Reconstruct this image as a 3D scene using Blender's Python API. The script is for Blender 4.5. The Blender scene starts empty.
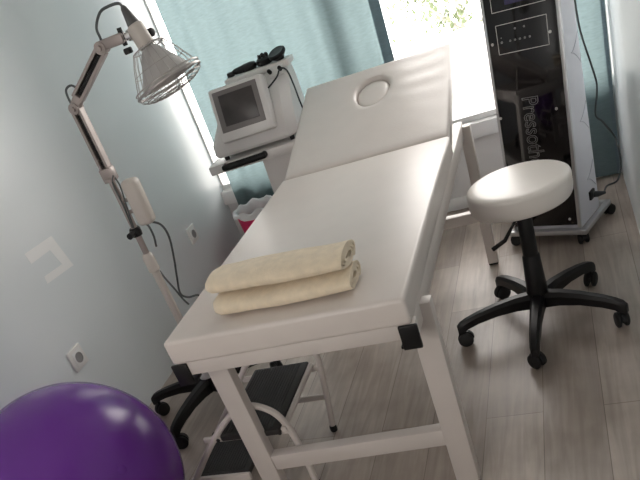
import bpy, bmesh, math, random
from mathutils import Vector, Matrix, noise
random.seed(7)
PI = math.pi
scene = bpy.context.scene
COL = scene.collection
R = math.radians

# ------------------------------------------------------------------ materials
def mat(name, color, rough=0.5, metal=0.0, bump=0.0, bscale=200.0, vary=0.0, vscale=6.0, spec=0.5, coat=0.0, sheen=0.0):
    m = bpy.data.materials.new(name); m.use_nodes = True
    nt = m.node_tree; b = nt.nodes['Principled BSDF']
    b.inputs['Base Color'].default_value = (*color, 1)
    b.inputs['Roughness'].default_value = rough
    b.inputs['Metallic'].default_value = metal
    b.inputs['Specular IOR Level'].default_value = spec
    b.inputs['Coat Weight'].default_value = coat
    b.inputs['Sheen Weight'].default_value = sheen
    tc = nt.nodes.new('ShaderNodeTexCoord')
    if vary:
        n = nt.nodes.new('ShaderNodeTexNoise'); n.inputs['Scale'].default_value = vscale; n.inputs['Detail'].default_value = 4
        nt.links.new(tc.outputs['Object'], n.inputs['Vector'])
        r = nt.nodes.new('ShaderNodeValToRGB')
        r.color_ramp.elements[0].color = (*[c * (1 - vary) for c in color], 1)
        r.color_ramp.elements[1].color = (*[min(1, c * (1 + vary)) for c in color], 1)
        r.color_ramp.elements[0].position = .3; r.color_ramp.elements[1].position = .7
        nt.links.new(n.outputs['Fac'], r.inputs['Fac']); nt.links.new(r.outputs['Color'], b.inputs['Base Color'])
    if bump:
        n = nt.nodes.new('ShaderNodeTexNoise'); n.inputs['Scale'].default_value = bscale; n.inputs['Detail'].default_value = 3
        nt.links.new(tc.outputs['Object'], n.inputs['Vector'])
        bp = nt.nodes.new('ShaderNodeBump'); bp.inputs['Strength'].default_value = bump; bp.inputs['Distance'].default_value = .004
        nt.links.new(n.outputs['Fac'], bp.inputs['Height']); nt.links.new(bp.outputs['Normal'], b.inputs['Normal'])
    return m

M = {}
M['leather'] = mat('white_leatherette', (.70, .635, .59), .36, bump=.10, bscale=130, vary=.02, vscale=9)
M['leather_seat'] = mat('ivory_leatherette', (.80, .75, .70), .33, bump=.08, bscale=160)
M['frame'] = mat('white_painted_frame', (.66, .60, .56), .4, bump=.05, bscale=60, vary=.03)
M['black'] = mat('black_plastic', (.006, .0055, .006), .42, spec=.35, bump=.04, bscale=300)
M['black_soft'] = mat('black_rubber', (.010, .010, .010), .6)
M['white_plastic'] = mat('white_plastic', (.74, .71, .69), .35, bump=.02, bscale=90)
M['offwhite'] = mat('cream_enamel', (.56, .51, .46), .4, bump=.02, bscale=120)
M['greymetal'] = mat('grey_brown_metal', (.36, .31, .29), .42, .35, bump=.03, bscale=160)
M['chrome'] = mat('chrome', (.75, .73, .71), .18, 1.0, vary=.04)
M['silver'] = mat('silver_aluminium', (.55, .55, .56), .35, .8, vary=.05)
M['cage'] = mat('cage_wire', (.42, .39, .37), .4, .6, vary=.05)
M['reflector'] = mat('grey_reflector', (.50, .48, .465), .45, .3, vary=.05)
M['greyrubber'] = mat('dark_grey_rubber', (.10, .10, .10), .6, vary=.1)
M['glossblack'] = mat('gloss_black_panel', (.006, .005, .006), .07, vary=.2, spec=.55)
M['sidepanel'] = mat('pale_side_panel', (.66, .67, .72), .4, vary=.03)
M['line'] = mat('white_print', (.62, .60, .58), .5, vary=.03)
M['dimline'] = mat('grey_print', (.30, .29, .29), .5, vary=.05)
M['chevron'] = mat('grey_chevron_print', (.42, .43, .49), .5, vary=.05)
M['screen'] = mat('dark_screen', (.045, .037, .035), .35, vary=.3, vscale=14)
M['bezel'] = mat('grey_bezel', (.20, .18, .175), .45, vary=.05)
M['ball'] = mat('purple_vinyl', (.125, .02, .26), .27, bump=.03, bscale=40, vary=.10, vscale=3, spec=.5)
M['towel'] = mat('cream_terry', (.92, .78, .58), .95, bump=.9, bscale=420, vary=.07, vscale=40, sheen=.3)
M['pink'] = mat('pink_plastic', (.80, .03, .15), .45, vary=.15, vscale=20)
M['liner'] = mat('white_liner_film', (.78, .76, .76), .4, bump=.2, bscale=50)
M['tread'] = mat('black_ribbed_rubber', (.016, .014, .013), .55, vary=.2, vscale=60)
M['cable'] = mat('dark_cable', (.015, .02, .022), .5, vary=.1)
M['greycable'] = mat('grey_cable', (.09, .10, .10), .5, vary=.1)
M['outlet'] = mat('outlet_plastic', (.80, .78, .76), .35, vary=.02)
M['outletdark'] = mat('outlet_shadow_grey', (.34, .33, .33), .5, vary=.05)
M['ceiling'] = mat('ceiling_paint', (.80, .78, .76), .9, vary=.02)
M['backwall'] = mat('white_wall_paint', (.76, .74, .73), .6, bump=.05, bscale=60, vary=.02)
M['frontwall'] = mat('cream_wall_paint', (.78, .71, .65), .7, bump=.05, bscale=60, vary=.02)
M['trim'] = mat('white_trim', (.82, .81, .80), .35, vary=.02)
M['patch'] = mat('painted_sunlight_patch', (.93, .93, .92), .3, vary=.02)  # reflected sunlight put into a pale decal colour
M['leaf'] = mat('leaf_green', (.15, .19, .10), .6, vary=.3, vscale=4)
M['bark'] = mat('bark_brown', (.5, .46, .42), .9, bump=.5, bscale=30, vary=.2)
M['outwall'] = mat('outside_white_render', (.85, .85, .84), .9, bump=.1, bscale=40, vary=.03)
M['pavement'] = mat('outside_pavement', (.6, .59, .57), .9, vary=.08)

def wall_mat(name, col, col2):
    m = bpy.data.materials.new(name); m.use_nodes = True
    nt = m.node_tree; b = nt.nodes['Principled BSDF']
    tc = nt.nodes.new('ShaderNodeTexCoord')
    n = nt.nodes.new('ShaderNodeTexNoise'); n.inputs['Scale'].default_value = 1.3; n.inputs['Detail'].default_value = 3
    nt.links.new(tc.outputs['Object'], n.inputs['Vector'])
    r = nt.nodes.new('ShaderNodeValToRGB')
    r.color_ramp.elements[0].color = (*col, 1); r.color_ramp.elements[1].color = (*col2, 1)
    r.color_ramp.elements[0].position = .35; r.color_ramp.elements[1].position = .65
    nt.links.new(n.outputs['Fac'], r.inputs['Fac']); nt.links.new(r.outputs['Color'], b.inputs['Base Color'])
    b.inputs['Roughness'].default_value = .30; b.inputs['Specular IOR Level'].default_value = .5
    n2 = nt.nodes.new('ShaderNodeTexNoise'); n2.inputs['Scale'].default_value = 22; n2.inputs['Detail'].default_value = 2
    nt.links.new(tc.outputs['Object'], n2.inputs['Vector'])
    bp = nt.nodes.new('ShaderNodeBump'); bp.inputs['Strength'].default_value = .05; bp.inputs['Distance'].default_value = .004
    nt.links.new(n2.outputs['Fac'], bp.inputs['Height']); nt.links.new(bp.outputs['Normal'], b.inputs['Normal'])
    return m
M['wall'] = wall_mat('satin_bluegrey_wall', (.755, .80, .815), (.785, .82, .83))

def floor_mat():
    m = bpy.data.materials.new('laminate_planks'); m.use_nodes = True
    nt = m.node_tree; b = nt.nodes['Principled BSDF']; L = nt.links.new
    tc = nt.nodes.new('ShaderNodeTexCoord')
    mp = nt.nodes.new('ShaderNodeMapping'); mp.inputs['Rotation'].default_value = (0, 0, PI / 2)
    L(tc.outputs['Object'], mp.inputs['Vector'])
    br = nt.nodes.new('ShaderNodeTexBrick')
    br.inputs['Scale'].default_value = 1.0; br.inputs['Brick Width'].default_value = 1.25; br.inputs['Row Height'].default_value = .19
    br.inputs['Mortar Size'].default_value = .0014; br.inputs['Mortar Smooth'].default_value = .3; br.inputs['Bias'].default_value = 0
    br.inputs['Color1'].default_value = (.37, .315, .275, 1); br.inputs['Color2'].default_value = (.53, .465, .41, 1)
    br.inputs['Mortar'].default_value = (.22, .18, .155, 1); br.offset = .37
    L(mp.outputs['Vector'], br.inputs['Vector'])
    mp2 = nt.nodes.new('ShaderNodeMapping'); mp2.inputs['Scale'].default_value = (16, 1.1, 1)
    L(tc.outputs['Object'], mp2.inputs['Vector'])
    n = nt.nodes.new('ShaderNodeTexNoise'); n.inputs['Scale'].default_value = 2.2; n.inputs['Detail'].default_value = 7; n.inputs['Distortion'].default_value = .9
    L(mp2.outputs['Vector'], n.inputs['Vector'])
    rp = nt.nodes.new('ShaderNodeValToRGB')
    rp.color_ramp.elements[0].position = .28; rp.color_ramp.elements[0].color = (.62, .58, .55, 1)
    rp.color_ramp.elements[1].position = .72; rp.color_ramp.elements[1].color = (1.12, 1.1, 1.09, 1)
    L(n.outputs['Fac'], rp.inputs['Fac'])
    mx = nt.nodes.new('ShaderNodeMix'); mx.data_type = 'RGBA'; mx.blend_type = 'MULTIPLY'; mx.inputs[0].default_value = .65
    L(br.outputs['Color'], mx.inputs[6]); L(rp.outputs['Color'], mx.inputs[7])
    n3 = nt.nodes.new('ShaderNodeTexNoise'); n3.inputs['Scale'].default_value = 3.5; n3.inputs['Detail'].default_value = 5
    L(tc.outputs['Object'], n3.inputs['Vector'])
    rp3 = nt.nodes.new('ShaderNodeValToRGB')
    rp3.color_ramp.elements[0].position = .25; rp3.color_ramp.elements[0].color = (.62, .58, .55, 1)
    rp3.color_ramp.elements[1].position = .6; rp3.color_ramp.elements[1].color = (1, 1, 1, 1)
    L(n3.outputs['Fac'], rp3.inputs['Fac'])
    mx2 = nt.nodes.new('ShaderNodeMix'); mx2.data_type = 'RGBA'; mx2.blend_type = 'MULTIPLY'; mx2.inputs[0].default_value = .8
    L(mx.outputs[2], mx2.inputs[6]); L(rp3.outputs['Color'], mx2.inputs[7])
    L(mx2.outputs[2], b.inputs['Base Color'])
    b.inputs['Roughness'].default_value = .36
    bp = nt.nodes.new('ShaderNodeBump'); bp.inputs['Strength'].default_value = .12; bp.inputs['Distance'].default_value = .003
    L(n.outputs['Fac'], bp.inputs['Height']); L(bp.outputs['Normal'], b.inputs['Normal'])
    return m
M['floor'] = floor_mat()

def curtain_mat(name, col, transp, trans):
    m = bpy.data.materials.new(name); m.use_nodes = True
    nt = m.node_tree; L = nt.links.new
    for n in list(nt.nodes): nt.nodes.remove(n)
    out = nt.nodes.new('ShaderNodeOutputMaterial')
    tc = nt.nodes.new('ShaderNodeTexCoord')
    mp = nt.nodes.new('ShaderNodeMapping'); mp.inputs['Scale'].default_value = (26, 26, 110)
    L(tc.outputs['Object'], mp.inputs['Vector'])
    nz = nt.nodes.new('ShaderNodeTexNoise'); nz.inputs['Scale'].default_value = 1.2; nz.inputs['Detail'].default_value = 4
    L(mp.outputs['Vector'], nz.inputs['Vector'])
    rp = nt.nodes.new('ShaderNodeValToRGB')
    rp.color_ramp.elements[0].position = .3; rp.color_ramp.elements[0].color = (*[c * .9 for c in col], 1)
    rp.color_ramp.elements[1].position = .7; rp.color_ramp.elements[1].color = (*[min(1, c * 1.06) for c in col], 1)
    L(nz.outputs['Fac'], rp.inputs['Fac'])
    d = nt.nodes.new('ShaderNodeBsdfDiffuse'); t = nt.nodes.new('ShaderNodeBsdfTranslucent'); tr = nt.nodes.new('ShaderNodeBsdfTransparent')
    L(rp.outputs['Color'], d.inputs['Color']); L(rp.outputs['Color'], t.inputs['Color']); L(rp.outputs['Color'], tr.inputs['Color'])
    m1 = nt.nodes.new('ShaderNodeMixShader'); m1.inputs[0].default_value = trans
    L(d.outputs[0], m1.inputs[1]); L(t.outputs[0], m1.inputs[2])
    m2 = nt.nodes.new('ShaderNodeMixShader'); m2.inputs[0].default_value = transp
    L(m1.outputs[0], m2.inputs[1]); L(tr.outputs[0], m2.inputs[2])
    L(m2.outputs[0], out.inputs['Surface'])
    return m
M['curtain'] = curtain_mat('sheer_teal_voile', (.205, .275, .285), .03, .50)
M['hem'] = curtain_mat('doubled_teal_hem', (.19, .245, .275), .0, .38)

def glass_mat():
    m = bpy.data.materials.new('window_glass'); m.use_nodes = True
    nt = m.node_tree; L = nt.links.new
    for n in list(nt.nodes): nt.nodes.remove(n)
    out = nt.nodes.new('ShaderNodeOutputMaterial')
    tr = nt.nodes.new('ShaderNodeBsdfTransparent'); gl = nt.nodes.new('ShaderNodeBsdfGlossy'); gl.inputs['Roughness'].default_value = .02
    tr.inputs['Color'].default_value = (.97, .98, .98, 1)
    fr = nt.nodes.new('ShaderNodeFresnel'); fr.inputs['IOR'].default_value = 1.3
    mx = nt.nodes.new('ShaderNodeMixShader')
    L(fr.outputs[0], mx.inputs[0]); L(tr.outputs[0], mx.inputs[1]); L(gl.outputs[0], mx.inputs[2]); L(mx.outputs[0], out.inputs['Surface'])
    return m
M['glass'] = glass_mat()
def emit_mat(name, col, s):
    m = bpy.data.materials.new(name); m.use_nodes = True
    b = m.node_tree.nodes['Principled BSDF']; b.inputs['Base Color'].default_value = (.8, .8, .8, 1)
    b.inputs['Emission Color'].default_value = (*col, 1); b.inputs['Emission Strength'].default_value = s
    return m

# ------------------------------------------------------------------ mesh helpers
def new(): return bmesh.new()
def box(bm, c, s, bev=0.0, rot=None, seg=2):
    r = bmesh.ops.create_cube(bm, size=1.0)
    vs = r['verts']
    for v in vs: v.co = Vector((v.co.x * s[0], v.co.y * s[1], v.co.z * s[2]))
    if bev > 0:
        es = list({e for v in vs for e in v.link_edges})
        rr = bmesh.ops.bevel(bm, geom=es, offset=bev, segments=seg, profile=.5, affect='EDGES', clamp_overlap=True)
        vs = list({v for f in rr['faces'] for v in f.verts} | {v for v in vs if v.is_valid})
    Mx = Matrix.Translation(Vector(c))
    if rot is not None: Mx = Mx @ rot
    bmesh.ops.transform(bm, matrix=Mx, verts=[v for v in vs if v.is_valid])
    return bm
def frames(pts):
    out = []
    n = len(pts); prevN = None
    for i in range(n):
        t = (pts[min(i + 1, n - 1)] - pts[max(i - 1, 0)]).normalized()
        if prevN is None:
            a = Vector((0, 0, 1)) if abs(t.z) < .9 else Vector((1, 0, 0))
            N = t.cross(a).normalized()
        else:
            N = (prevN - t * prevN.dot(t))
            N = N.normalized() if N.length > 1e-6 else t.orthogonal().normalized()
        B = t.cross(N); out.append((t, N, B)); prevN = N
    return out
def spline(pts, k=6):
    P = [Vector(p) for p in pts]; out = []
    for i in range(len(P) - 1):
        p0 = P[i - 1] if i > 0 else P[0] * 2 - P[1]; p1 = P[i]; p2 = P[i + 1]
        p3 = P[i + 2] if i + 2 < len(P) else P[-1] * 2 - P[-2]
        for j in range(k):
            t = j / k
            out.append(.5 * ((2 * p1) + (p2 - p0) * t + (2 * p0 - 5 * p1 + 4 * p2 - p3) * t * t + (3 * p1 - p0 - 3 * p2 + p3) * t ** 3))
    out.append(P[-1]); return out
def tube(bm, pts, r, n=12, smooth=0, cap=True):
    P = spline(pts, smooth) if smooth else [Vector(p) for p in pts]
    rs = r if isinstance(r, (list, tuple)) else [r] * len(P)
    fr = frames(P); rings = []
    for p, (t, N, B), rr in zip(P, fr, rs):
        rings.append([bm.verts.new(p + (N * math.cos(2 * PI * i / n) + B * math.sin(2 * PI * i / n)) * rr) for i in range(n)])
    for a, b in zip(rings, rings[1:]):
        for i in range(n): bm.faces.new((a[i], a[(i + 1) % n], b[(i + 1) % n], b[i]))
    if cap:
        bm.faces.new(list(reversed(rings[0]))); bm.faces.new(rings[-1])
    return bm
def lathe(bm, prof, n=32, mx=None, cap=True):
    rings = []
    vs = []
    for r, z in prof:
        ring = [bm.verts.new((r * math.cos(2 * PI * i / n), r * math.sin(2 * PI * i / n), z)) for i in range(n)]
        rings.append(ring); vs += ring
    for a, b in zip(rings, rings[1:]):
        for i in range(n): bm.faces.new((a[i], a[(i + 1) % n], b[(i + 1) % n], b[i]))
    if cap:
        bm.faces.new(list(reversed(rings[0]))); bm.faces.new(rings[-1])
    if mx is not None: bmesh.ops.transform(bm, matrix=mx, verts=vs)
    return bm
def loft(bm, secs, cap=True):
    rings = [[bm.verts.new(p) for p in s] for s in secs]
    n = len(rings[0])
    for a, b in zip(rings, rings[1:]):
        for i in range(n): bm.faces.new((a[i], a[(i + 1) % n], b[(i + 1) % n], b[i]))
    if cap:
        bm.faces.new(list(reversed(rings[0]))); bm.faces.new(rings[-1])
    return bm
def prism(bm, outline, axis, d0, d1):
    """outline: list of (a,b) in the two other axes, extruded along axis 0/1/2 from d0 to d1"""
    def P(a, b, d):
        return [(d, a, b), (a, d, b), (a, b, d)][axis]
    return loft(bm, [[P(a, b, d0) for a, b in outline], [P(a, b, d1) for a, b in outline]])
def align(d, p=(0, 0, 0)):
    return Matrix.Translation(Vector(p)) @ Vector(d).normalized().to_track_quat('Z', 'Y').to_matrix().to_4x4()
def obj(name, bm, m, parent=None, angle=38, **props):
    bmesh.ops.recalc_face_normals(bm, faces=bm.faces)
    for f in bm.faces: f.smooth = True
    ca = R(angle)
    for e in bm.edges:
        if len(e.link_faces) == 2 and e.calc_face_angle(0) > ca: e.smooth = False
    me = bpy.data.meshes.new(name); bm.to_mesh(me); bm.free()
    me.materials.append(m)
    o = bpy.data.objects.new(name, me); COL.objects.link(o)
    if parent is not None: o.parent = parent
    for k, v in props.items(): o[k] = v
    return o
def tag(o, label, cat, group=None):
    o['label'] = label; o['category'] = cat
    if group: o['group'] = group
    return o
def thing(name, label, cat, loc=(0, 0, 0), rz=0, group=None):
    o = bpy.data.objects.new(name, None); COL.objects.link(o)
    o.empty_display_size = .05; o.location = loc; o.rotation_euler = (0, 0, rz)
    return tag(o, label, cat, group)
def struct(name, bm, m, parent=None):
    o = obj(name, bm, m, parent)
    if parent is None: o['kind'] = 'structure'
    return o

# ------------------------------------------------------------------ room
XL, XR, YB, YF, ZC = -1.236, .998, 2.45, -2.4, 2.6
SILL = .455
b = new(); box(b, ((XL + XR) / 2, (YB + YF) / 2, -.05), (XR - XL + .3, YB - YF + .3, .1)); struct('floor', b, M['floor'])
b = new(); box(b, ((XL + XR) / 2, (YB + YF) / 2, ZC + .05), (XR - XL + .3, YB - YF + .3, .1)); struct('ceiling', b, M['ceiling'])
b = new(); box(b, (XL - .06, (YB + YF) / 2 - .065, ZC / 2), (.12, YB - YF + .17, ZC)); struct('wall_left', b, M['wall'])
b = new(); box(b, (XR + .06, (YB + YF) / 2 - .065, ZC / 2), (.12, YB - YF + .17, ZC)); struct('wall_right', b, M['wall'])
b = new(); cx = (XL + XR) / 2                               # wall behind the camera; its window is unseen, added for front fill light
FX0, FX1, FZ0, FZ1 = -.90, .05, .9, 2.1
box(b, ((XL + FX0) / 2, YF - .06, ZC / 2), (FX0 - XL, .12, ZC)); box(b, ((XR + FX1) / 2, YF - .06, ZC / 2), (XR - FX1, .12, ZC))
box(b, ((FX0 + FX1) / 2, YF - .06, FZ0 / 2), (FX1 - FX0, .12, FZ0)); box(b, ((FX0 + FX1) / 2, YF - .06, (FZ1 + ZC) / 2), (FX1 - FX0, .12, ZC - FZ1))
struct('wall_front', b, M['frontwall'])
b = new()
for z in (FZ0 + .025, FZ1 - .025): box(b, ((FX0 + FX1) / 2, YF - .06, z), (FX1 - FX0, .06, .05), .005)
for x in (FX0 + .025, FX1 - .025, (FX0 + FX1) / 2): box(b, (x, YF - .06, (FZ0 + FZ1) / 2), (.05, .055, FZ1 - FZ0 - .1), .005)
fill_win = struct('fill_window', b, M['trim'])
b = new(); box(b, ((FX0 + FX1) / 2, YF - .06, (FZ0 + FZ1) / 2), (FX1 - FX0, .006, FZ1 - FZ0)); obj('window_glass', b, M['glass'], fill_win)  # pane of the added, unseen fill window
b = new()                                                # wall under and over the wide window
box(b, ((XL + XR) / 2, YB + .08, (SILL - .08) / 2), (XR - XL, .16, SILL - .08))
box(b, ((XL + XR) / 2, YB + .08, (2.3 + ZC) / 2), (XR - XL, .16, ZC - 2.3))
struct('wall_back', b, M['backwall'])
b = new(); box(b, ((XL + XR) / 2, YB + .06, SILL - .04), (XR - XL + .1, .19, .08), .006); struct('trim_1', b, M['trim'])
b = new(); box(b, ((XL + XR) / 2, YB - .008, .035), (XR - XL, .016, .07), .004); struct('baseboard_back', b, M['trim'])
w = new()
x0, x1, z0, z1, yw = XL - .04, XR + .04, SILL, 2.3, YB + .02
box(w, ((x0 + x1) / 2, yw + .015, z0 + .015), (x1 - x0, .05, .03), .005)
box(w, ((x0 + x1) / 2, yw, z1 - .03), (x1 - x0, .06, .06), .006)
for x in (x0 + .025, x1 - .025): box(w, (x, yw + .02, (z0 + z1) / 2), (.05, .05, z1 - z0), .005)
box(w, (-.26, yw, (z0 + z1) / 2), (.07, .06, z1 - z0), .006)
win = struct('window_1', w, M['trim'])
b = new(); box(b, ((x0 + x1) / 2, yw, (z0 + z1) / 2), (x1 - x0, .006, z1 - z0)); obj('window_glass', b, M['glass'], win)
b = new(); box(b, ((x0 + x1) / 2, YB - .045, ZC - .012), (x1 - x0 - .04, .05, .024), .004); struct('trim_2', b, M['trim'])   # curtain track

# outside: paving, low white wall, tree
b = new(); box(b, (0, 6.6, -.35), (14, 8.0, .1)); struct('outside_ground', b, M['pavement'])
b = new(); box(b, (.2, 3.75, .2), (5, .12, 1.0), .01); o = struct('outside_parapet', b, M['outwall'])

def tree(loc, h, seed):
    rnd = random.Random(seed)
    t = thing('garden_tree', 'sunlit green tree outside the bright window gap', 'tree', loc)
    b = new(); tube(b, [(0, 0, 0), (.03, .02, h * .4), (-.03, .05, h * .75)], [.07, .05, .025]); tube(b, [(.03, .02, h * .4), (.35, .1, h * .7)], [.03, .015])
    tube(b, [(.03, .02, h * .45), (-.35, .1, h * .72)], [.03, .015]); obj('trunk', b, M['bark'], t)
    b = new()
    for i in range(1500):
        c = rnd.choice([(-.38, .1, .74), (.36, .1, .72), (0, .05, .85), (-.1, 0, .6), (.25, .1, .92)])
        d = Vector((rnd.gauss(0, .14), rnd.gauss(0, .14), rnd.gauss(0, .15)))
        p = Vector((c[0], c[1], c[2] * h)) + d
        s = rnd.uniform(.022, .04)
        q = Matrix.Rotation(rnd.uniform(0, 2 * PI), 3, 'Z') @ Matrix.Rotation(rnd.uniform(-1, 1), 3, 'X')
        vs = [b.verts.new(p + q @ Vector(v)) for v in ((-s * .5, 0, 0), (0, -s, .2 * s), (s * .5, 0, 0), (0, s, .2 * s))]
        b.faces.new(vs)
    obj('foliage', b, M['leaf'], t)
    return t
tree((.10, 4.9, -.3), 1.62, 3)

# ------------------------------------------------------------------ curtains
def curtain(name, xa, xb, y, z0, z1, folds, amp, seed, label, hem_side, hem_w):
    rnd = random.Random(seed)
    ph = [rnd.uniform(0, 6.28) for _ in range(4)]
    def sheet(xa, xb, dy):
        b = new(); nx, nz = max(8, int((xb - xa) * 110)), 30; g = []
        for j in range(nz + 1):
            v = j / nz; z = z0 + (z1 - z0) * v; row = []
            for i in range(nx + 1):
                x = xa + (xb - xa) * i / nx
                a = amp * (.65 + .35 * v)
                yy = y + dy + a * math.sin(x * folds * 6.28 + ph[0] + .25 * math.sin(3 * v + ph[1])) + .5 * a * math.sin(x * folds * 2.7 * 6.28 + ph[2]) + .3 * a * math.sin(x * 23 + 4 * v + ph[3])
                row.append(b.verts.new((x, yy, z)))
            g.append(row)
        for j in range(nz):
            for i in range(nx): b.faces.new((g[j][i], g[j][i + 1], g[j + 1][i + 1], g[j + 1][i]))
        return b
    o = obj(name, sheet(xa, xb, 0), M['curtain'], angle=80)
    tag(o, label, 'curtain', 'teal window curtains')
    h = (xb - hem_w, xb) if hem_side > 0 else (xa, xa + hem_w)
    obj('side_hem', sheet(h[0], h[1], -.004), M['hem'], o, angle=80)
    return o
curtain('window_curtain', -1.142, -.005, 2.385, .02, ZC - .02, 2.6, .021, 1, 'wide sheer teal curtain behind the small screen machine, left of the window gap', 1, .055)
curtain('window_curtain',   .80, .990, 2.385, .02, ZC - .02, 3.2, .010, 5, 'narrow teal curtain behind the tall black machine by the right wall', 1, .018)

# ------------------------------------------------------------------ massage table
t = thing('massage_table', 'white padded massage table with raised headrest and face hole', 'massage table', (0, .6, 0))
def T(x, y, z): return Vector((x, y - .6, z))
b = new(); box(b, T(0, .6265, .7125), (.704, 1.253, .077), .012, seg=4); obj('mattress', b, M['leather'], t)
# headrest slab with a hole
ang = R(16.9); Lh = .703; th = .06
Q = Matrix.Translation(T(0, 1.256, .75)) @ Matrix.Rotation(ang, 4, 'X')
def headrest():
    b = new(); n = 64; hx, hs, rx, rs = 0, .492, .076, .107
    def rect(a):
        # superellipse like rounded rectangle seen from hole centre
        c, s = math.cos(a), math.sin(a)
        k = 1e9
        if c > 1e-9: k = min(k, (.35 - hx) / c)
        if c < -1e-9: k = min(k, (-.35 - hx) / c)
        if s > 1e-9: k = min(k, (Lh - hs) / s)
        if s < -1e-9: k = min(k, (-hs) / s)
        return hx + c * k, hs + s * k
    angs = sorted([2 * PI * i / n for i in range(n)] + [math.atan2(y, x) % (2 * PI) for x, y in ((.35, Lh - hs), (-.35, Lh - hs), (-.35, -hs), (.35, -hs))])
    n = len(angs)
    prof = []     # (blend 0 = hole edge, 1 = outer edge ; z offset)
    def ring(f, z, inset=0, grow=0):
        r = []
        for a in angs:
            ex, ey = hx + (rx + grow) * math.cos(a) * (1 + .06 * math.sin(a)), hs + (rs + grow) * math.sin(a)
            ox, oy = rect(a)
            ox = max(-.35 + inset, min(.35 - inset, ox)); oy = max(inset, min(Lh - inset, oy))
            x = ex + (ox - ex) * f; y = ey + (oy - ey) * f
            zz = z
            if z == 0 and .2 < f < .95: zz += .0016 * math.sin(y * 55 + 1.3 * math.sin(x * 6)) * min(1, (x + .45) * 1.1)
            r.append(b.verts.new(Q @ Vector((x, y, zz))))
        return r
    rings = [ring(0, -th + .012), ring(0, -.014), ring(0, -.006, 0, .003), ring(0, -.001, 0, .009), ring(.08, 0), ring(.3, 0), ring(.5, 0), ring(.7, 0), ring(.9, 0, .012), ring(1, 0, .016),
             ring(1, -.002, .009), ring(1, -.008, .003), ring(1, -.016, 0), ring(1, -th + .016, 0), ring(1, -th + .004, .006), ring(1, -th, .016), ring(.0, -th, 0, .01), ]
    for a, c in zip(rings, rings[1:] + rings[:1]):
        for i in range(n): b.faces.new((a[i], a[(i + 1) % n], c[(i + 1) % n], c[i]))
    return b
obj('headrest', headrest(), M['leather'], t, angle=50)
b = new()
hp = [(0.004, -.012), (.5, -.011), (.8, -.012), (.93, -.016), (.985, -.024), (.985, -.05), (.9, -.056), (.004, -.056)]
loft(b, [[Q @ Vector((.076 * f * math.cos(a) * (1 + .06 * math.sin(a)), .492 + .107 * f * math.sin(a), z)) for a in [2 * PI * i / 48 for i in range(48)]] for f, z in hp])
obj('face_hole_plug', b, M['leather'], t, angle=60)
# frame
XLF, XRF = -.345, .362
b = new(); box(b, T((XLF + XRF) / 2, .025, .654), (XRF - XLF - .01, .036, .044), .003); obj('end_rail', b, M['frame'], t)
for x in (XLF + .024, XRF - .024):
    b = new(); box(b, T(x * .975, .865, .643), (.040, 1.63, .066), .004); obj('side_rail', b, M['frame'], t)
b = new(); box(b, T((XLF + XRF) / 2, 1.655, .645), (XRF - XLF - .1, .04, .06), .004); obj('end_rail', b, M['frame'], t)
for x, y in ((-.31, .152), (.343, .152), (-.335, 1.66), (.359, 1.66)):
    wd = .07 if y < 1 else .046
    b = new(); box(b, T(x, y, .335), (wd, .044 if y < 1 else .046, .650), .004); lg = obj('leg', b, M['frame'], t)
    b = new(); box(b, T(x, y, .009), (wd - .004, .04 if y < 1 else .042, .018), .004); obj('foot_pad', b, M['black_soft'], lg)
b = new(); box(b, T(.02, .152, .186), (.59, .04, .06), .004, Matrix.Rotation(-.05, 4, 'Y')); obj('crossbar', b, M['frame'], t)
b = new(); box(b, T(.013, 1.66, .25), (.645, .04, .05), .004); obj('crossbar', b, M['frame'], t)
for x in (-.335, .338):
    b = new(); box(b, T(x, .003, .640), (.05, .010, .070), .003); box(b, T(x * .96, .022, .612), (.036, .04, .008), .002); obj('corner_bracket', b, M['black'], t)
for x in (-.27, .30):
    b = new(); tube(b, [T(x, 1.25, .672), T(x, 1.29, .675)], .012); box(b, T(x, 1.30, .69), (.035, .09, .012), .002, Matrix.Rotation(ang, 4, 'X')); obj('headrest_hinge', b, M['greymetal'], t)
for x in (-.25, .28):
    b = new(); tube(b, [T(x, 1.62, .66), T(x, 1.60, .795)], .010); obj('headrest_prop', b, M['greymetal'], t)

# ------------------------------------------------------------------ towels
def towel(loc, rz, length, seed, label, sx=1.0):
    rnd = random.Random(seed)
    prof_c = []
    turns = 2.9; n = 110
    for i in range(n + 1):
        th = turns * 2 * PI * i / n; f = i / n
        a = .072 - .048 * f; bb = .0265 - .0190 * f
        e = .92
        c, s = math.cos(th - .9), math.sin(th - .9)
        prof_c.append(Vector((a * math.copysign(abs(c) ** e, c), bb * math.copysign(abs(s) ** e, s), 0)))
    thick = .0040
    outer, inner = [], []
    for i, p in enumerate(prof_c):
        d = (prof_c[min(i + 1, n)] - prof_c[max(i - 1, 0)]).normalized(); N = Vector((d.y, -d.x, 0))
        outer.append(p + N * thick); inner.append(p - N * thick)
    poly = outer + list(reversed(inner))
    secs = []; ns = 26
    for k in range(ns + 1):
        u = k / ns; x = (u - .5) * length
        bulge = 1 - .06 * (2 * u - 1) ** 4 - .62 * max(0, 1 - u / .085) ** 2.2
        sec = []
        for q in poly:
            p = Vector((x, q.x * bulge, q.y * bulge))
            nz = noise.noise_vector(Vector((x * 9, q.x * 14, q.y * 14 + seed * 3.1)))
            p += Vector((nz.x * .006 * (1 if k in (0, ns) else .4), nz.y * .004, nz.z * .0022))
            p.y += .006 * math.sin(u * 5 + seed); p.z += .0034 * math.sin(u * 8 + seed * 2) * (1 if q.y > 0 else .35)
            sec.append(p)
        secs.append(sec)
    b = new(); loft(b, secs)
    o = obj('rolled_towel', b, M['towel'], angle=70)
    o.location = loc; o.rotation_euler = (0, 0, rz)
    return tag(o, label, 'towel', 'towels on the massage table')
towel((-.002, .126, .7795), R(0.5), .42, 1, 'cream towel lying directly on the white mattress, under another towel')
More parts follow.
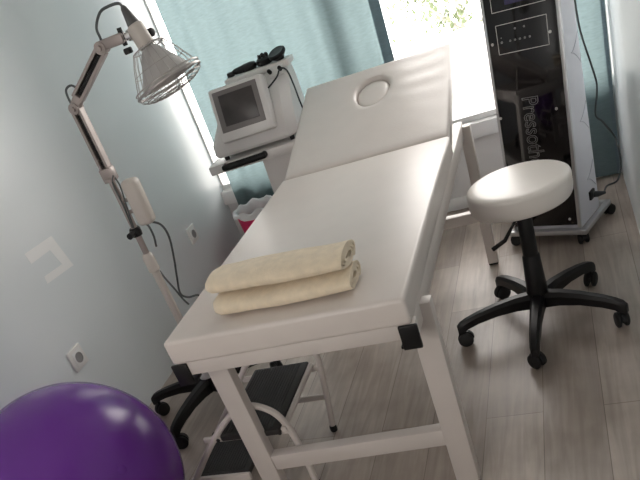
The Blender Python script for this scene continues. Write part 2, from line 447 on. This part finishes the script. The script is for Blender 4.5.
towel((-.010, .142, .8375), R(-4), .43, 2, 'cream towel resting on top of the other towel')

# ------------------------------------------------------------------ casters and star bases
def caster(parent, x, y, rz, r=.026, name='caster', top=.07, mx=None):
    """caster touching z=0 at x, y in the parent's frame"""
    c, s = math.cos(rz), math.sin(rz)
    b = new()
    tube(b, [(x, y, r + .012), (x, y, top)], .008, 10)
    prism_pts = [(math.cos(a) * (r + .003), r + math.sin(a) * (r + .003)) for a in [PI * i / 8 for i in range(9)]]
    secs = []
    for d in (-.007, .007):
        secs.append([(x + c * a - s * d, y + s * a + c * d, zz) for a, zz in prism_pts])
    loft(b, secs)
    o = obj(name, b, M['black'], parent)
    for d in (-.0145, .0145):
        b = new()
        lathe(b, [(.006, -.008), (r * .8, -.008), (r, -.004), (r, .004), (r * .8, .008), (.006, .008)], 20, Matrix.Translation((x - s * d, y + c * d, r)) @ Matrix.Rotation(rz, 4, 'Z') @ Matrix.Rotation(PI / 2, 4, 'X'))
        obj('wheel', b, M['black_soft'], o)
    return o
def star_base(parent, rad, a0, hub_r=.034, z_hub=.13, droop=.05):
    b = new()
    lathe(b, [(hub_r * .8, z_hub - .045), (hub_r, z_hub - .03), (hub_r, z_hub + .015), (hub_r * .86, z_hub + .03)], 24)
    for k in range(5):
        a = a0 + k * 2 * PI / 5; c, s = math.cos(a), math.sin(a); secs = []
        for f, w, h, dz in ((.06, .054, .062, -.004), (.3, .048, .052, .002), (.55, .042, .044, -.001), (.8, .038, .040, -.012), (.95, .034, .040, -.024), (1.03, .032, .044, -.036), (1.08, .022, .034, -.044)):
            r = f * rad; z = z_hub + dz * droop / .05 - .005
            sec = []
            for lx, lz in ((-.5, -.5), (.5, -.5), (.5, .2), (.28, .5), (-.28, .5), (-.5, .2)):
                sec.append((r * c - s * lx * w, r * s + c * lx * w, z + lz * h))
            secs.append(sec)
        loft(b, secs)
    o = obj('star_base', b, M['black'], parent, angle=30)
    for k in range(5):
        a = a0 + k * 2 * PI / 5
        caster(parent, rad * math.cos(a), rad * math.sin(a), a + .9 + k * 1.3, r=.030, top=.085)
    return o

# ------------------------------------------------------------------ rolling stool
t = thing('rolling_stool', 'round ivory padded stool on black five-star caster base', 'stool', (.577, 1.04, 0))
star_base(t, .305, R(-94), z_hub=.125)
b = new(); lathe(b, [(.043, .10), (.040, .15), (.032, .30), (.028, .305), (.0275, .46), (.024, .465), (.024, .512)], 24); obj('gas_column', b, M['black'], t)
b = new(); lathe(b, [(.02, .0), (.168, .0), (.176, .003), (.1805, .012), (.182, .03), (.182, .066), (.179, .074), (.172, .079), (.15, .083), (.09, .086), (.01, .087)], 56, Matrix.Translation((0, 0, .516)))
obj('seat', b, M['leather_seat'], t, angle=60)
b = new(); box(b, (0, 0, .507), (.13, .13, .016), .004)
for a in (0, 1, 2, 3): lathe(b, [(.008, .0), (.008, .012)], 10, Matrix.Translation((.06 * math.cos(a * PI / 2 + .8), (.055) * math.sin(a * PI / 2 + .8), .490)))
obj('seat_plate', b, M['chrome'], t)
b = new(); tube(b, [(.0, -.02, .482), (-.03, -.04, .462), (-.075, -.05, .402), (-.125, -.05, .376)], [.005, .005, .008, .009], 10); obj('height_lever', b, M['black'], t)

# ------------------------------------------------------------------ tall black machine
t = thing('pressotherapy_tower', 'tall black-fronted therapy machine on casters with vertical lettering', 'therapy machine', (.673, 1.88, 0), R(-24))
rec = R(5); HT = 1.32
yf0 = -.15
def FY(z): return yf0 + (z - .06) * math.tan(rec)       # front face y at height z
b = new()
prof = [(FY(.075) + .012, .075), (FY(HT) + .012, HT), (.045, HT + .02), (.062, HT - .01), (.075, .075)]
loft(b, [[(-.165, y, z) for y, z in prof], [(.165, y, z) for y, z in prof]])
body = obj('cabinet_body', b, M['sidepanel'], t)
Ft = Matrix.Translation((0, yf0, .06)) @ Matrix.Rotation(PI / 2 - rec, 4, 'X')   # local x right, y up the face, z out of face
def face_box(bm, x0, x1, zz0, zz1, d0, d1, bev=0):
    k = 1 / math.cos(rec)
    y0, y1 = (zz0 - .06) * k, (zz1 - .06) * k
    box(bm, (0, 0, 0), (1, 1, 1)) if False else None
    n0 = len(bm.verts)
    box(bm, ((x0 + x1) / 2, (y0 + y1) / 2, (d0 + d1) / 2), (x1 - x0, y1 - y0, d1 - d0), bev)
    bm.verts.ensure_lookup_table()
    bmesh.ops.transform(bm, matrix=Ft, verts=bm.verts[n0:])
b = new(); face_box(b, -.153, .150, .095, HT - .03, -.011, .003, .001); fp = obj('front_panel', b, M['glossblack'], t)
b = new()
for xa, xb in ((-.166, -.154), (.151, .166)): face_box(b, xa, xb, .08, HT - .01, -.012, .005, .002)
obj('edge_trim', b, M['silver'], t)
def outline(x0, x1, z0, z1, w, name, m, parent):
    b = new()
    face_box(b, x0, x1, z0, z0 + w, .0028, .0036); face_box(b, x0, x1, z1 - w, z1, .0028, .0036)
    face_box(b, x0, x0 + w, z0, z1, .0028, .0036); face_box(b, x1 - w, x1, z0, z1, .0028, .0036)
    return obj(name, b, m, parent)
outline(-.113, .110, .853, .966, .0024, 'socket_outline', M['line'], fp)
outline(-.121, .112, 1.013, 1.26, .0024, 'display_outline', M['line'], fp)
b = new(); face_box(b, -.06, .075, 1.033, 1.23, .0028, .0042, .001)
m_disp = mat('violet_display', (.05, .045, .12), .1, vary=.2, vscale=30); obj('display', b, m_disp, fp)
def face_knob(x, z, r, m, name, h=.004):
    b = new(); lathe(b, [(r, 0), (r, h * .6), (r * .7, h)], 14, Ft @ Matrix.Translation((x, (z - .06) / math.cos(rec), .003))); return obj(name, b, m, fp)
for x, z in ((-.028, .941), (.012, .941)): face_knob(x, z, .004, M['dimline'], 'socket')
for i in range(6): face_knob(-.093 + (.0 if i == 0 else .017 + i * .0215), .899, .0042 if i else .005, M['dimline'], 'socket')
face_knob(-.093, .916, .0025, M['dimline'], 'socket')
for x, z in ((-.137, .898), (.117, .9), (-.147, .598), (.11, .605), (.118, .123), (-.14, .123)): face_knob(x, z, .0062, M['line'], 'panel_screw', .003)
# outlined lettering reading downwards
cu = bpy.data.curves.new('txt', 'FONT'); cu.body = 'Pressotherapy'; cu.size = .10; cu.fill_mode = 'NONE'; cu.bevel_depth = .0014; cu.space_character = 1.0
to = bpy.data.objects.new('txt', cu); COL.objects.link(to)
dg = bpy.context.evaluated_depsgraph_get(); dg.update()
me = bpy.data.meshes.new_from_object(to.evaluated_get(dg)); bpy.data.objects.remove(to)
bt = new(); bt.from_mesh(me); bpy.data.meshes.remove(me)
xs = [v.co.x for v in bt.verts]; mn, mxv = min(xs), max(xs)
sx = .43 / (mxv - mn); sy = .072 / .07
for v in bt.verts:
    lx, ly, lz = (v.co.x - mn) * sx, v.co.y * sy, v.co.z
    v.co = Ft @ Vector((-.036 + ly, (.668 - .06) / math.cos(rec) - lx, .0033 + lz))
obj('lettering', bt, M['dimline'], fp)
# chevrons on the right side panel
for zc in (1.06, .79, .51, .25):
    b = new()
    tube(b, [(.1655, -.022 + .085 * (abs(d) / .06) ** .6, zc + d) for d in [-.06 + .005 * i for i in range(25)]], .0016, 6)
    obj('chevron_mark', b, M['chevron'], body)
# base frame, struts, casters
b = new()
box(b, (0, -.148, .062), (.385, .03, .024), .004); box(b, (0, .0, .068), (.30, .28, .014), .003)
for x in (-.178, .178): box(b, (x, .0, .062), (.026, .30, .024), .004)
box(b, (0, .14, .062), (.38, .026, .024), .004)
obj('base_frame', b, M['silver'], t)
for x, y, a in ((-.165, -.14, .4), (.165, -.14, 2.2), (.178, .15, 1.2), (-.178, .15, .3)): caster(t, x, y, a, r=.024, top=.055)
b = new(); box(b, (.169, .0, .170), (.012, .05, .04), .003); obj('power_inlet', b, M['black'], t)
# power cord of the tower
Mt = Matrix.Translation((.673, 1.88, 0)) @ Matrix.Rotation(R(-24), 4, 'Z')
p0 = Mt @ Vector((.176, .0, .170))
b = new(); tube(b, [p0, p0 + Vector((.02, .0, -.004)), p0 + Vector((.05, .02, -.012))], [.014, .013, .006], 12)
tube(b, [p0 + Vector((.045, .018, -.012)), (.90, 1.97, .130), (.952, 2.02, .128), (.975, 2.08, .19), (.972, 2.16, .25), (.965, 2.24, .27), (.925, 2.29, .33), (.897, 2.30, .37), (.912, 2.30, .46), (.917, 2.30, .52), (.900, 2.30, .62), (.878, 2.30, .73), (.868, 2.30, .82), (.866, 2.30, .95), (.868, 2.30, 1.15), (.87, 2.31, 1.5)], .0045, 8, smooth=6)
tag(obj('power_cord', b, M['cable']), 'black power cord plugged into the tall machine and hanging along the teal curtain', 'power cord')

# ------------------------------------------------------------------ small machine on its trolley
yaw = R(4)
t = thing('instrument_trolley', 'white column trolley with black handle below the screen machine', 'trolley', (-.70, 2.05, 0), yaw)
b = new(); box(b, (-.02, 0, .722), (.50, .36, .045), .006); obj('shelf', b, M['white_plastic'], t)
b = new(); tube(b, [(-.175, -.185, .728), (-.175, -.203, .728), (-.155, -.207, .728), (.025, -.207, .731), (.045, -.203, .731), (.045, -.185, .731)], .0165, 12); obj('handle', b, M['black'], t)
b = new()
loft(b, [[(-.02 - k, -.06 - k, z), (.215, -.06 - k, z), (.215, .16, z), (-.02 - k, .16, z)] for z, k in ((.09, .05), (.2, .03), (.45, .005), (.70, .0))])
obj('column', b, M['white_plastic'], t)
b = new(); box(b, (.07, .02, .075), (.38, .40, .04), .01); obj('base', b, M['white_plastic'], t)
for x, y, a in ((-.08, -.14, .3), (.23, -.14, 1.3), (-.08, .19, 2.0), (.23, .19, .8)): caster(t, x, y, a, r=.022, top=.056)

Z0 = .745
t = thing('beauty_machine', 'small white treatment machine with tilted grey screen on a trolley', 'treatment machine', (-.70, 2.05, Z0), yaw)
b = new()
secs = []
for z, xl, xr, yf, yb in ((.022, -.21, .225, -.155, .16), (.035, -.22, .235, -.165, .17), (.085, -.215, .237, -.165, .17), (.16, -.17, .236, -.125, .17), (.24, -.12, .235, -.05, .165), (.30, -.095, .232, .02, .155), (.318, -.085, .225, .035, .145)):
    secs.append([(xl, yf + .02, z), (xl + .02, yf, z), (xr - .045, yf, z), (xr, yf + .05, z), (xr, yb, z), (xl, yb, z)])
loft(b, secs); obj('housing', b, M['white_plastic'], t, angle=34)
for x, y in ((-.17, -.13), (.19, -.12), (-.17, .13), (.19, .13)):
    b = new(); lathe(b, [(.012, 0), (.013, .024)], 14, Matrix.Translation((x, y, 0))); obj('rubber_foot', b, M['black_soft'], t)
Sx = Matrix.Translation((.004, -.165, .218)) @ Matrix.Rotation(R(-16), 4, 'X')
def sbox(bm, c, s, bev):
    n0 = len(bm.verts); box(bm, c, s, bev); bm.verts.ensure_lookup_table(); bmesh.ops.transform(bm, matrix=Sx, verts=bm.verts[n0:])
b = new(); sbox(b, (.004, .03, -.006), (.285, .09, .25), .014); sh = obj('screen_housing', b, M['white_plastic'], t)
b = new(); sbox(b, (0, -.016, .008), (.234, .006, .188), .004); bz = obj('bezel', b, M['bezel'], sh)
b = new(); sbox(b, (.002, -.0195, .010), (.180, .004, .142), .001); obj('screen', b, M['screen'], sh)
b = new(); box(b, (.085, .075, .320), (.35, .12, .03), .008); obj('handpiece_tray', b, M['white_plastic'], t)
b = new(); box(b, (.19, .0, .302), (.075, .012, .05), .003, Matrix.Rotation(R(-45), 4, 'X')); obj('connector_plate', b, M['outlet'], t)
for x in (.16, .215):
    b = new(); lathe(b, [(.010, 0), (.010, .02), (.006, .026)], 12, Matrix.Translation((x, -.01, .305)) @ Matrix.Rotation(R(60), 4, 'X')); obj('connector', b, M['black'], t)
Mb = Matrix.Translation((-.70, 2.05, Z0)) @ Matrix.Rotation(yaw, 4, 'Z')
def hand(name, bm, label, x, y, z, rz=0, m='black'):
    o = obj(name, bm, M[m]); o.matrix_world = Mb @ Matrix.Translation((x, y, z)) @ Matrix.Rotation(rz, 4, 'Z')
    return tag(o, label, 'handpiece', 'handpieces on top of the screen machine')
TZ = .333
b = new(); box(b, (0, 0, .012), (.034, .03, .024), .005); hand('treatment_handpiece', b, 'small black block handpiece, leftmost on the screen machine', -.062, .07, TZ)
b = new()
loft(b, [[(x, w * math.cos(a), .018 + h * math.sin(a)) for a in [2 * PI * i / 14 for i in range(14)]] for x, w, h in ((-.075, .008, .006), (-.06, .015, .014), (-.03, .018, .016), (.0, .030, .020), (.03, .036, .021), (.05, .027, .017), (.06, .008, .006))])
hand('treatment_handpiece', b, 'flat tapered dark handpiece, second from the left on the screen machine', -.0 + .022, .08, TZ, .1)
b = new(); lathe(b, [(.02, 0), (.040, .006), (.043, .028), (.034, .036), (.01, .038)], 24)
for k in range(6):
    a = k * PI / 3; lathe(b, [(.0075, 0), (.0065, .016), (.003, .022)], 10, Matrix.Translation((.022 * math.cos(a), .022 * math.sin(a), .032)))
lathe(b, [(.0075, 0), (.0065, .02), (.003, .026)], 10, Matrix.Translation((0, 0, .032)))
hand('treatment_handpiece', b, 'black handpiece with a ring of upright metal studs on the screen machine',   .125, .08, TZ)
b = new(); lathe(b, [(.015, 0), (.026, .006), (.030, .018), (.045, .03), (.054, .040), (.054, .052), (.046, .058), (.040, .056), (.005, .056)], 28, Matrix.Translation((-.004, .0, -.006)) @ Matrix.Rotation(R(20), 4, 'X') @ Matrix.Rotation(R(-8), 4, 'Y') @ Matrix.Scale(.86, 4))
hand('treatment_handpiece', b, 'round black mushroom handpiece, rightmost on the screen machine', .212, .08, TZ + .004)
b = new()
tube(b, [Mb @ Vector(p) for p in ((.15, -.10, .255), (.17, -.085, .265), (.20, -.055, .285), (.22, -.03, .31), (.243, -.01, .29), (.25, .0, .22), (.252, .01, .12), (.26, .03, .03), (.262, .07, .004))], .0042, 8, smooth=6)
tag(obj('machine_cable', b, M['cable']), 'thin black cable draped over the right side of the screen machine', 'cable')

# bin in the corner
t = thing('waste_bin', 'pink waste bin with white liner in the corner below the curtain', 'bin', (-.96, 2.20, 0))
b = new(); lathe(b, [(.01, .004), (.085, .0), (.092, .02), (.115, .36), (.12, .365), (.12, .38), (.111, .38), (.088, .03), (.01, .02)], 32); obj('bucket', b, M['pink'], t)
b = new(); rnd = random.Random(4)
rings = []
for z, r in ((.31, .102), (.375, .103), (.392, .109), (.398, .119), (.388, .132), (.366, .134)):
    rings.append([(r * (1 + .05 * math.sin(i * 1.9 + z * 60)) * math.cos(2 * PI * i / 36), r * (1 + .05 * math.sin(i * 1.9 + z * 60)) * math.sin(2 * PI * i / 36), z + .012 * math.sin(i * 1.3) * (.8 if z > .39 else 0) - (.010 * math.sin(i * .7 + 1) if z == .366 else 0)) for i in range(36)])
loft(b, rings, cap=False); obj('liner', b, M['liner'], t)

# ------------------------------------------------------------------ infrared lamp
LX, LY = -.81, .80
t = thing('heat_lamp', 'standing heat lamp with wire-caged cone head on a jointed arm', 'lamp', (LX, LY, 0))
def A(x, z, y=.8): return Vector((x - LX, y - LY, z))
star_base(t, .295, R(184), z_hub=.13)
b = new(); lathe(b, [(.036, .0), (.034, .03), (.022, .05)], 24, Matrix.Translation((0, 0, .155))); obj('base_collar', b, M['outlet'], t)
b = new(); tube(b, [A(-.81, .15), A(-.81, .70)], .0165, 16); obj('lower_pole', b, M['offwhite'], t)
b = new(); lathe(b, [(.017, 0), (.023, .006), (.023, .06), (.019, .075), (.015, .08)], 20, Matrix.Translation((0, 0, .665))); obj('pole_sleeve', b, M['offwhite'], t)
b = new(); tube(b, [A(-.81, .72), A(-.802, 1.06)], .0125, 14); obj('upper_pole', b, M['greymetal'], t)
b = new(); lathe(b, [(.02, 0), (.022, .01), (.022, .028), (.018, .034)], 18, Matrix.Translation((0.002, 0, .82)));
lathe(b, [(.0, 0), (.012, .0), (.012, .03), (.0, .032)], 12, Matrix.Translation((.0, -.02, .838)) @ Matrix.Rotation(PI / 2, 4, 'X'), cap=False); obj('clamp_knob', b, M['black'], t)
# control box
b = new(); box(b, A(-.736, .942), (.066, .055, .175), .018, Matrix.Rotation(R(2), 4, 'Y'), seg=4); cb = obj('control_box', b, M['offwhite'], t)
for dz in (.045, .09):
    b = new(); box(b, A(-.785, .87 + dz), (.03, .02, .012), .002); obj('box_bracket', b, M['greymetal'], cb)
# lower spring arm (vertical), elbow, upper spring arm
def spring_arm(p, q, wd, name):
    p, q = Vector(p), Vector(q); d = (q - p).normalized(); side = d.cross(Vector((0, 1, 0))).normalized(); y = Vector((0, 1, 0))
    b = new()
    for s in (-1, 1):
        secs = []
        for pt in (p, q): secs.append([pt + side * (s * wd + a) + y * c for a, c in ((-.005, -.014), (.005, -.014), (.005, .014), (-.005, .014))])
        loft(b, secs)
    secs = [[pt + side * a + y * c for a, c in ((-wd, .008), (wd, .008), (wd, .014), (-wd, .014))] for pt in (p, q)]
    loft(b, secs)
    arm = obj(name, b, M['greymetal'], t)
    b = new(); tube(b, [p + d * .02, q - d * .02], .0085, 10)
    for k in range(int((q - p).length / .008)): lathe(b, [(.0085, -.002), (.0105, 0), (.0085, .002)], 10, align(d, p + d * (.02 + k * .0075)) if .02 + k * .0075 < (q - p).length - .02 else align(d, p + d * .03), cap=False)
    obj('spring', b, M['black_soft'], arm)
    return arm
b = new(); box(b, A(-.8, 1.065), (.05, .038, .05), .006); lathe(b, [(.027, 0), (.027, .012)], 18, Matrix.Translation(A(-.802, 1.04))); obj('arm_mount', b, M['greymetal'], t)
spring_arm(A(-.800, 1.075), A(-.797, 1.30), .0145, 'lower_arm')
def joint(c, r, name):
    b = new(); lathe(b, [(r, -.02), (r, .02)], 20, Matrix.Translation(c) @ Matrix.Rotation(PI / 2, 4, 'X'))
    lathe(b, [(r * .45, -.028), (r * .45, .028)], 12, Matrix.Translation(c) @ Matrix.Rotation(PI / 2, 4, 'X'))
    return b
b = joint(A(-.797, 1.305), .019, 'elbow'); bm2 = joint(A(-.775, 1.325), .017, 'e'); bm2.free(); box(b, A(-.785, 1.318), (.06, .03, .034), .006, Matrix.Rotation(R(-40), 4, 'Y')); obj('elbow_joint', b, M['greymetal'], t)
spring_arm(A(-.772, 1.330), A(-.605, 1.438), .0145, 'upper_arm')
b = joint(A(-.598, 1.445), .02, 'w'); box(b, A(-.55, 1.449), (.085, .034, .032), .006); obj('wrist_bracket', b, M['greymetal'], t)
b = new(); tube(b, [A(-.515, 1.425), A(-.513, 1.478)], .008, 10); lathe(b, [(.013, 0), (.015, .004), (.015, .014), (.012, .018)], 12, Matrix.Translation(A(-.515, 1.400))); obj('wing_knob', b, M['black'], t)
# head: axis a from neck downwards
neck = A(-.452, 1.440); ax = Vector((.25, -.10, -1)).normalized()
Hm = align(ax, neck)
b = new(); tube(b, [A(-.50, 1.448), A(-.45, 1.448) + ax * .0], .012, 12); lathe(b, [(.017, -.006), (.017, .006)], 14, align((1, 0, 0), A(-.485, 1.448))); obj('swivel', b, M['chrome'], t)
b = new(); lathe(b, [(.022, -.032), (.027, -.028), (.029, .034), (.025, .04)], 24, Hm); hd = obj('head_neck', b, M['offwhite'], t)
b = new(); lathe(b, [(.006, -.092), (.010, -.085), (.0205, -.034), (.021, -.030)], 18, Hm); obj('cord_gland', b, M['greyrubber'], hd)
b = new(); lathe(b, [(.011, 0), (.013, .004), (.013, .02), (.009, .026)], 12, Hm @ Matrix.Translation((.03, .0, .008)) @ Matrix.Rotation(PI / 2, 4, 'Y')); obj('head_knob', b, M['black'], hd)
# reflector cone
b = new(); lathe(b, [(.024, .045), (.034, .055), (.090, .146), (.094, .154), (.087, .154), (.03, .062), (.01, .058)], 40, Hm); obj('reflector_cone', b, M['reflector'], t)
# cage: rings, cone wires, dome mesh
b = new(); RC = .118; ZR = .160
def ringwire(r, z, rad): 
    pts = [Hm @ Vector((r * math.cos(2 * PI * i / 40), r * math.sin(2 * PI * i / 40), z)) for i in range(41)]
    tube(b, pts, rad, 6, cap=False)
ringwire(.056, .044, .0018); ringwire(RC, ZR, .0042); ringwire(RC + .001, ZR - .012, .0026)
for i in range(24):
    a = 2 * PI * i / 24; c, s = math.cos(a), math.sin(a)
    prof = [(.030, .036), (.056, .044), (.078, .078), (.102, .126), (RC, ZR)]
    tube(b, [Hm @ Vector((r * c, r * s, z)) for r, z in prof], .0009, 5)
    prof = [(RC, ZR), (RC * .95, ZR + .014), (RC * .72, ZR + .026), (RC * .38, ZR + .032), (.012, ZR + .034)]
    tube(b, [Hm @ Vector((r * c, r * s, z)) for r, z in prof], .0009, 5)
for r, z in ((RC * .95, ZR + .014), (RC * .84, ZR + .021), (RC * .72, ZR + .026), (RC * .55, ZR + .030), (RC * .38, ZR + .032), (RC * .2, ZR + .0335)): ringwire(r, z, .0011)
ringwire(.091, .105, .0009)
obj('wire_cage', b, M['cage'], t, angle=60)
# cords of the lamp
b = new()
gl = Hm @ Vector((0, 0, -.088))
tube(b, [gl, gl + Vector((-.01, 0, .014)), A(-.515, 1.542), A(-.553, 1.535), A(-.588, 1.50), A(-.602, 1.46, .815), A(-.64, 1.42, .82)], .0045, 8, smooth=6)
obj('cord', b, M['greycable'], t); b = new(); tube(b, [A(-.76, 1.345, .815), A(-.785, 1.372, .82), A(-.815, 1.365, .82), A(-.822, 1.33, .82), A(-.815, 1.29, .82)], .004, 8, smooth=5)
obj('cord', b, M['greycable'], t); b = new(); tube(b, [A(-.775, 1.06, .785), A(-.79, 1.03, .78), A(-.792, .95, .78), A(-.80, .86, .78)], .003, 8, smooth=4)
obj('cord', b, M['greycable'], t); b = new(); tube(b, [A(-.772, 1.05, .785), A(-.765, 1.02, .78), A(-.775, .95, .775), A(-.792, .86, .775)], .003, 8, smooth=4)
obj('cord', b, M['greycable'], t); b = new(); tube(b, [A(-.775, .858, .81), A(-.765, .84, .83), A(-.79, .78, .87), A(-.82, .73, .9)], .0042, 8, smooth=6)
obj('cord', b, M['greycable'], t); b = new(); tube(b, [A(-.745, .856, .82), A(-.73, .82, .86), A(-.765, .745, .93), A(-.80, .65, .95), A(-.83, .56, .95), A(-.85, .49, .95), A(-.83, .46, .96), A(-.79, .45, .98), A(-.80, .40, 1.0), A(-.88, .25, 1.05)], .0045, 8, smooth=6)
obj('cord', b, M['greycable'], t); b = new(); tube(b, [A(-.893, .608, .95), A(-.885, .57, .95), A(-.868, .52, .95), A(-.85, .46, .95), A(-.835, .43, .95)], .004, 8, smooth=6)
obj('cord', b, M['greycable'], t)

# ------------------------------------------------------------------ wall sockets
def outlet(y, z, label):
    t = thing('wall_socket', label, 'socket', (XL, y, z), group='sockets on the left wall')
    b = new(); box(b, (.006, 0, 0), (.012, .092, .092), .005); pl = obj('cover_plate', b, M['outlet'], t)
    b = new(); box(b, (.0125, 0, 0), (.004, .062, .062), .001); obj('insert', b, M['trim'], pl)
    b = new(); lathe(b, [(.0225, 0), (.0225, .004), (.0195, .004), (.0195, .001)], 24, Matrix.Translation((.013, 0, 0)) @ Matrix.Rotation(PI / 2, 4, 'Y'), cap=False)
    lathe(b, [(.0195, .0), (.0195, .0016)], 24, Matrix.Translation((.013, 0, 0)) @ Matrix.Rotation(PI / 2, 4, 'Y'))
    obj('socket_well', b, M['outletdark'], pl)
    return t
outlet(1.895, .421, 'white wall socket beside the lamp cord, near the teal curtain')
outlet(.62, .447, 'white wall socket directly above the purple ball')
# pale angular patch of reflected sunlight, painted as a thin wall decal
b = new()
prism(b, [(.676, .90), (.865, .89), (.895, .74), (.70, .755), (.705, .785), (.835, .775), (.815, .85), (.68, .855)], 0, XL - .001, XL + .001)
tag(obj('wall_light_patch', b, M['patch']), 'pale hook-shaped patch of reflected sunlight on the left wall above the purple ball', 'light patch')

# ------------------------------------------------------------------ exercise ball
BR = .342
t = thing('exercise_ball', 'large glossy purple exercise ball on the floor', 'ball', (-.852, -.085, 0))
b = new(); bmesh.ops.create_uvsphere(b, u_segments=96, v_segments=64, radius=BR)
for v in b.verts:
    la = abs(v.co.z) ; g = 0
    for k in (-.8, -.6, -.4, -.2, 0, .2, .4, .6, .8):
        d = (v.co.z / BR - k); g += math.exp(-(d / .012) ** 2)
    v.co *= 1 + .0016 * g
bmesh.ops.transform(b, matrix=Matrix.Translation((0, 0, BR)) @ Matrix.Rotation(R(38), 4, 'X') @ Matrix.Rotation(R(62), 4, 'Y'), verts=b.verts)
obj('ball_skin', b, M['ball'], t, angle=80)
b = new(); lathe(b, [(.014, 0), (.014, .003), (.008, .005)], 16, Matrix.Translation((0, 0, BR)) @ Matrix.Rotation(R(38), 4, 'X') @ Matrix.Rotation(R(62), 4, 'Y') @ Matrix.Translation((0, 0, BR - .001))); obj('valve_plug', b, M['ball'], t)

# ------------------------------------------------------------------ step stool
t = thing('step_stool', 'white tubular two-step stool with black ribbed treads under the massage table', 'step stool', (-.43, .35, 0))
def S(x, y, z): return Vector((x + .43, y - .35, z))
for y, dx, dz in ((.195, 0, 0), (.545, .0, -.02)):
    pts = [(-.705, 0.012), (-.655, .075), (-.52, .225), (-.42, .318), (-.36, .358), (-.30, .372), (-.25, .352), (-.215, .31), (-.196, .23), (-.19, .10), (-.19, .012)]
    if y > .3: pts = [(-.735, .012), (-.68, .075), (-.56, .205), (-.50, .275), (-.455, .325), (-.40, .345), (-.25, .345), (-.19, .338), (-.172, .30), (-.185, .14), (-.198, .012)]
    b = new(); tube(b, [S(x, y - (.045 * max(0, 1 - z / .3) if y > .3 and x > -.3 else 0), z) for x, z in pts], .0115, 12, smooth=5); sf = obj('side_frame', b, M['frame'], t)
    for x in (pts[0][0], pts[-1][0]):
        b = new(); lathe(b, [(.013, 0), (.014, .004), (.014, .02), (.0125, .024)], 14, Matrix.Translation(S(x, y - (.045 if y > .3 and x > -.3 else 0), 0))); obj('foot_cap', b, M['black_soft'], sf)
    for z, xa, xb in ((.255, -.53, -.20), ) if y < .3 else ((.13, -.62, -.195), (.26, -.50, -.18)):
        b = new(); box(b, S((xa + xb) / 2, y + .0, z), (xb - xa, .014, .022), .004); obj('frame_bar', b, M['frame'], t)
def tread(x0, x1, y0, y1, z):
    b = new(); box(b, S((x0 + x1) / 2, (y0 + y1) / 2, z - .012), (x1 - x0, y1 - y0, .024), .006)
    n = int((x1 - x0 - .03) / .011)
    for i in range(n): box(b, S(x0 + .017 + i * .011, (y0 + y1) / 2, z + .0012), (.0055, y1 - y0 - .03, .003))
    return obj('tread', b, M['tread'], t)
tread(-.445, -.222, .165, .565, .285)
tread(-.648, -.428, .20, .525, .093)
for yb in (.192, .533):
    b = new(); box(b, S(-.54, yb, .078), (.24, .014, .03), .003); obj('tread_bar', b, M['frame'], t)
b = new(); tube(b, [S(-.21, .175, .275), S(-.21, .55, .275)], .010, 10); obj('cross_tube', b, M['frame'], t)
for x in (-.47, -.235):
    b = new(); lathe(b, [(.007, 0), (.007, .004), (.004, .006)], 10, Matrix.Translation(S(x, .186, .255)) @ Matrix.Rotation(PI / 2, 4, 'X')); obj('bolt', b, M['black'], t)

# ------------------------------------------------------------------ light
w = bpy.data.worlds.new('World'); scene.world = w; w.use_nodes = True
bg = w.node_tree.nodes['Background']; bg.inputs['Color'].default_value = (1.0, .935, .895, 1); bg.inputs['Strength'].default_value = 7.0
def portal(loc, rot, a, b):
    pl = bpy.data.lights.new('window_portal', 'AREA'); pl.shape = 'RECTANGLE'; pl.size = a; pl.size_y = b; pl.cycles.is_portal = True
    po = bpy.data.objects.new('window_portal', pl); COL.objects.link(po); po.location = loc; po.rotation_euler = rot
portal(((XL + XR) / 2, YB + .12, (SILL + 2.3) / 2), (-PI / 2, 0, 0), XR - XL - .08, 1.75)
portal(((FX0 + FX1) / 2, YF - .13, (FZ0 + FZ1) / 2), (PI / 2, 0, 0), FX1 - FX0, FZ1 - FZ0)

# ------------------------------------------------------------------ camera
cam = bpy.data.cameras.new('Camera'); co = bpy.data.objects.new('Camera', cam); COL.objects.link(co)
Rv, Uv, Fv = Vector((.91822, .22836, -.32361)), Vector((.12526, .60769, .78423)), Vector((-.37574, .76063, -.52939))
Cv = Vector((.76787, -1.48761, 1.50888))
mw = Matrix(((Rv.x, Uv.x, -Fv.x, Cv.x), (Rv.y, Uv.y, -Fv.y, Cv.y), (Rv.z, Uv.z, -Fv.z, Cv.z), (0, 0, 0, 1)))
co.matrix_world = mw
cam.sensor_fit = 'HORIZONTAL'; cam.sensor_width = 36; cam.lens = 700.128 * 36 / 640; cam.shift_x = 0; cam.shift_y = 165 / 640
cam.clip_start = .02
scene.camera = co
scene.view_settings.view_transform = 'Standard'; scene.view_settings.look = 'None'; scene.view_settings.gamma = 1; scene.view_settings.use_curve_mapping = False
scene.view_settings.exposure = 0.38
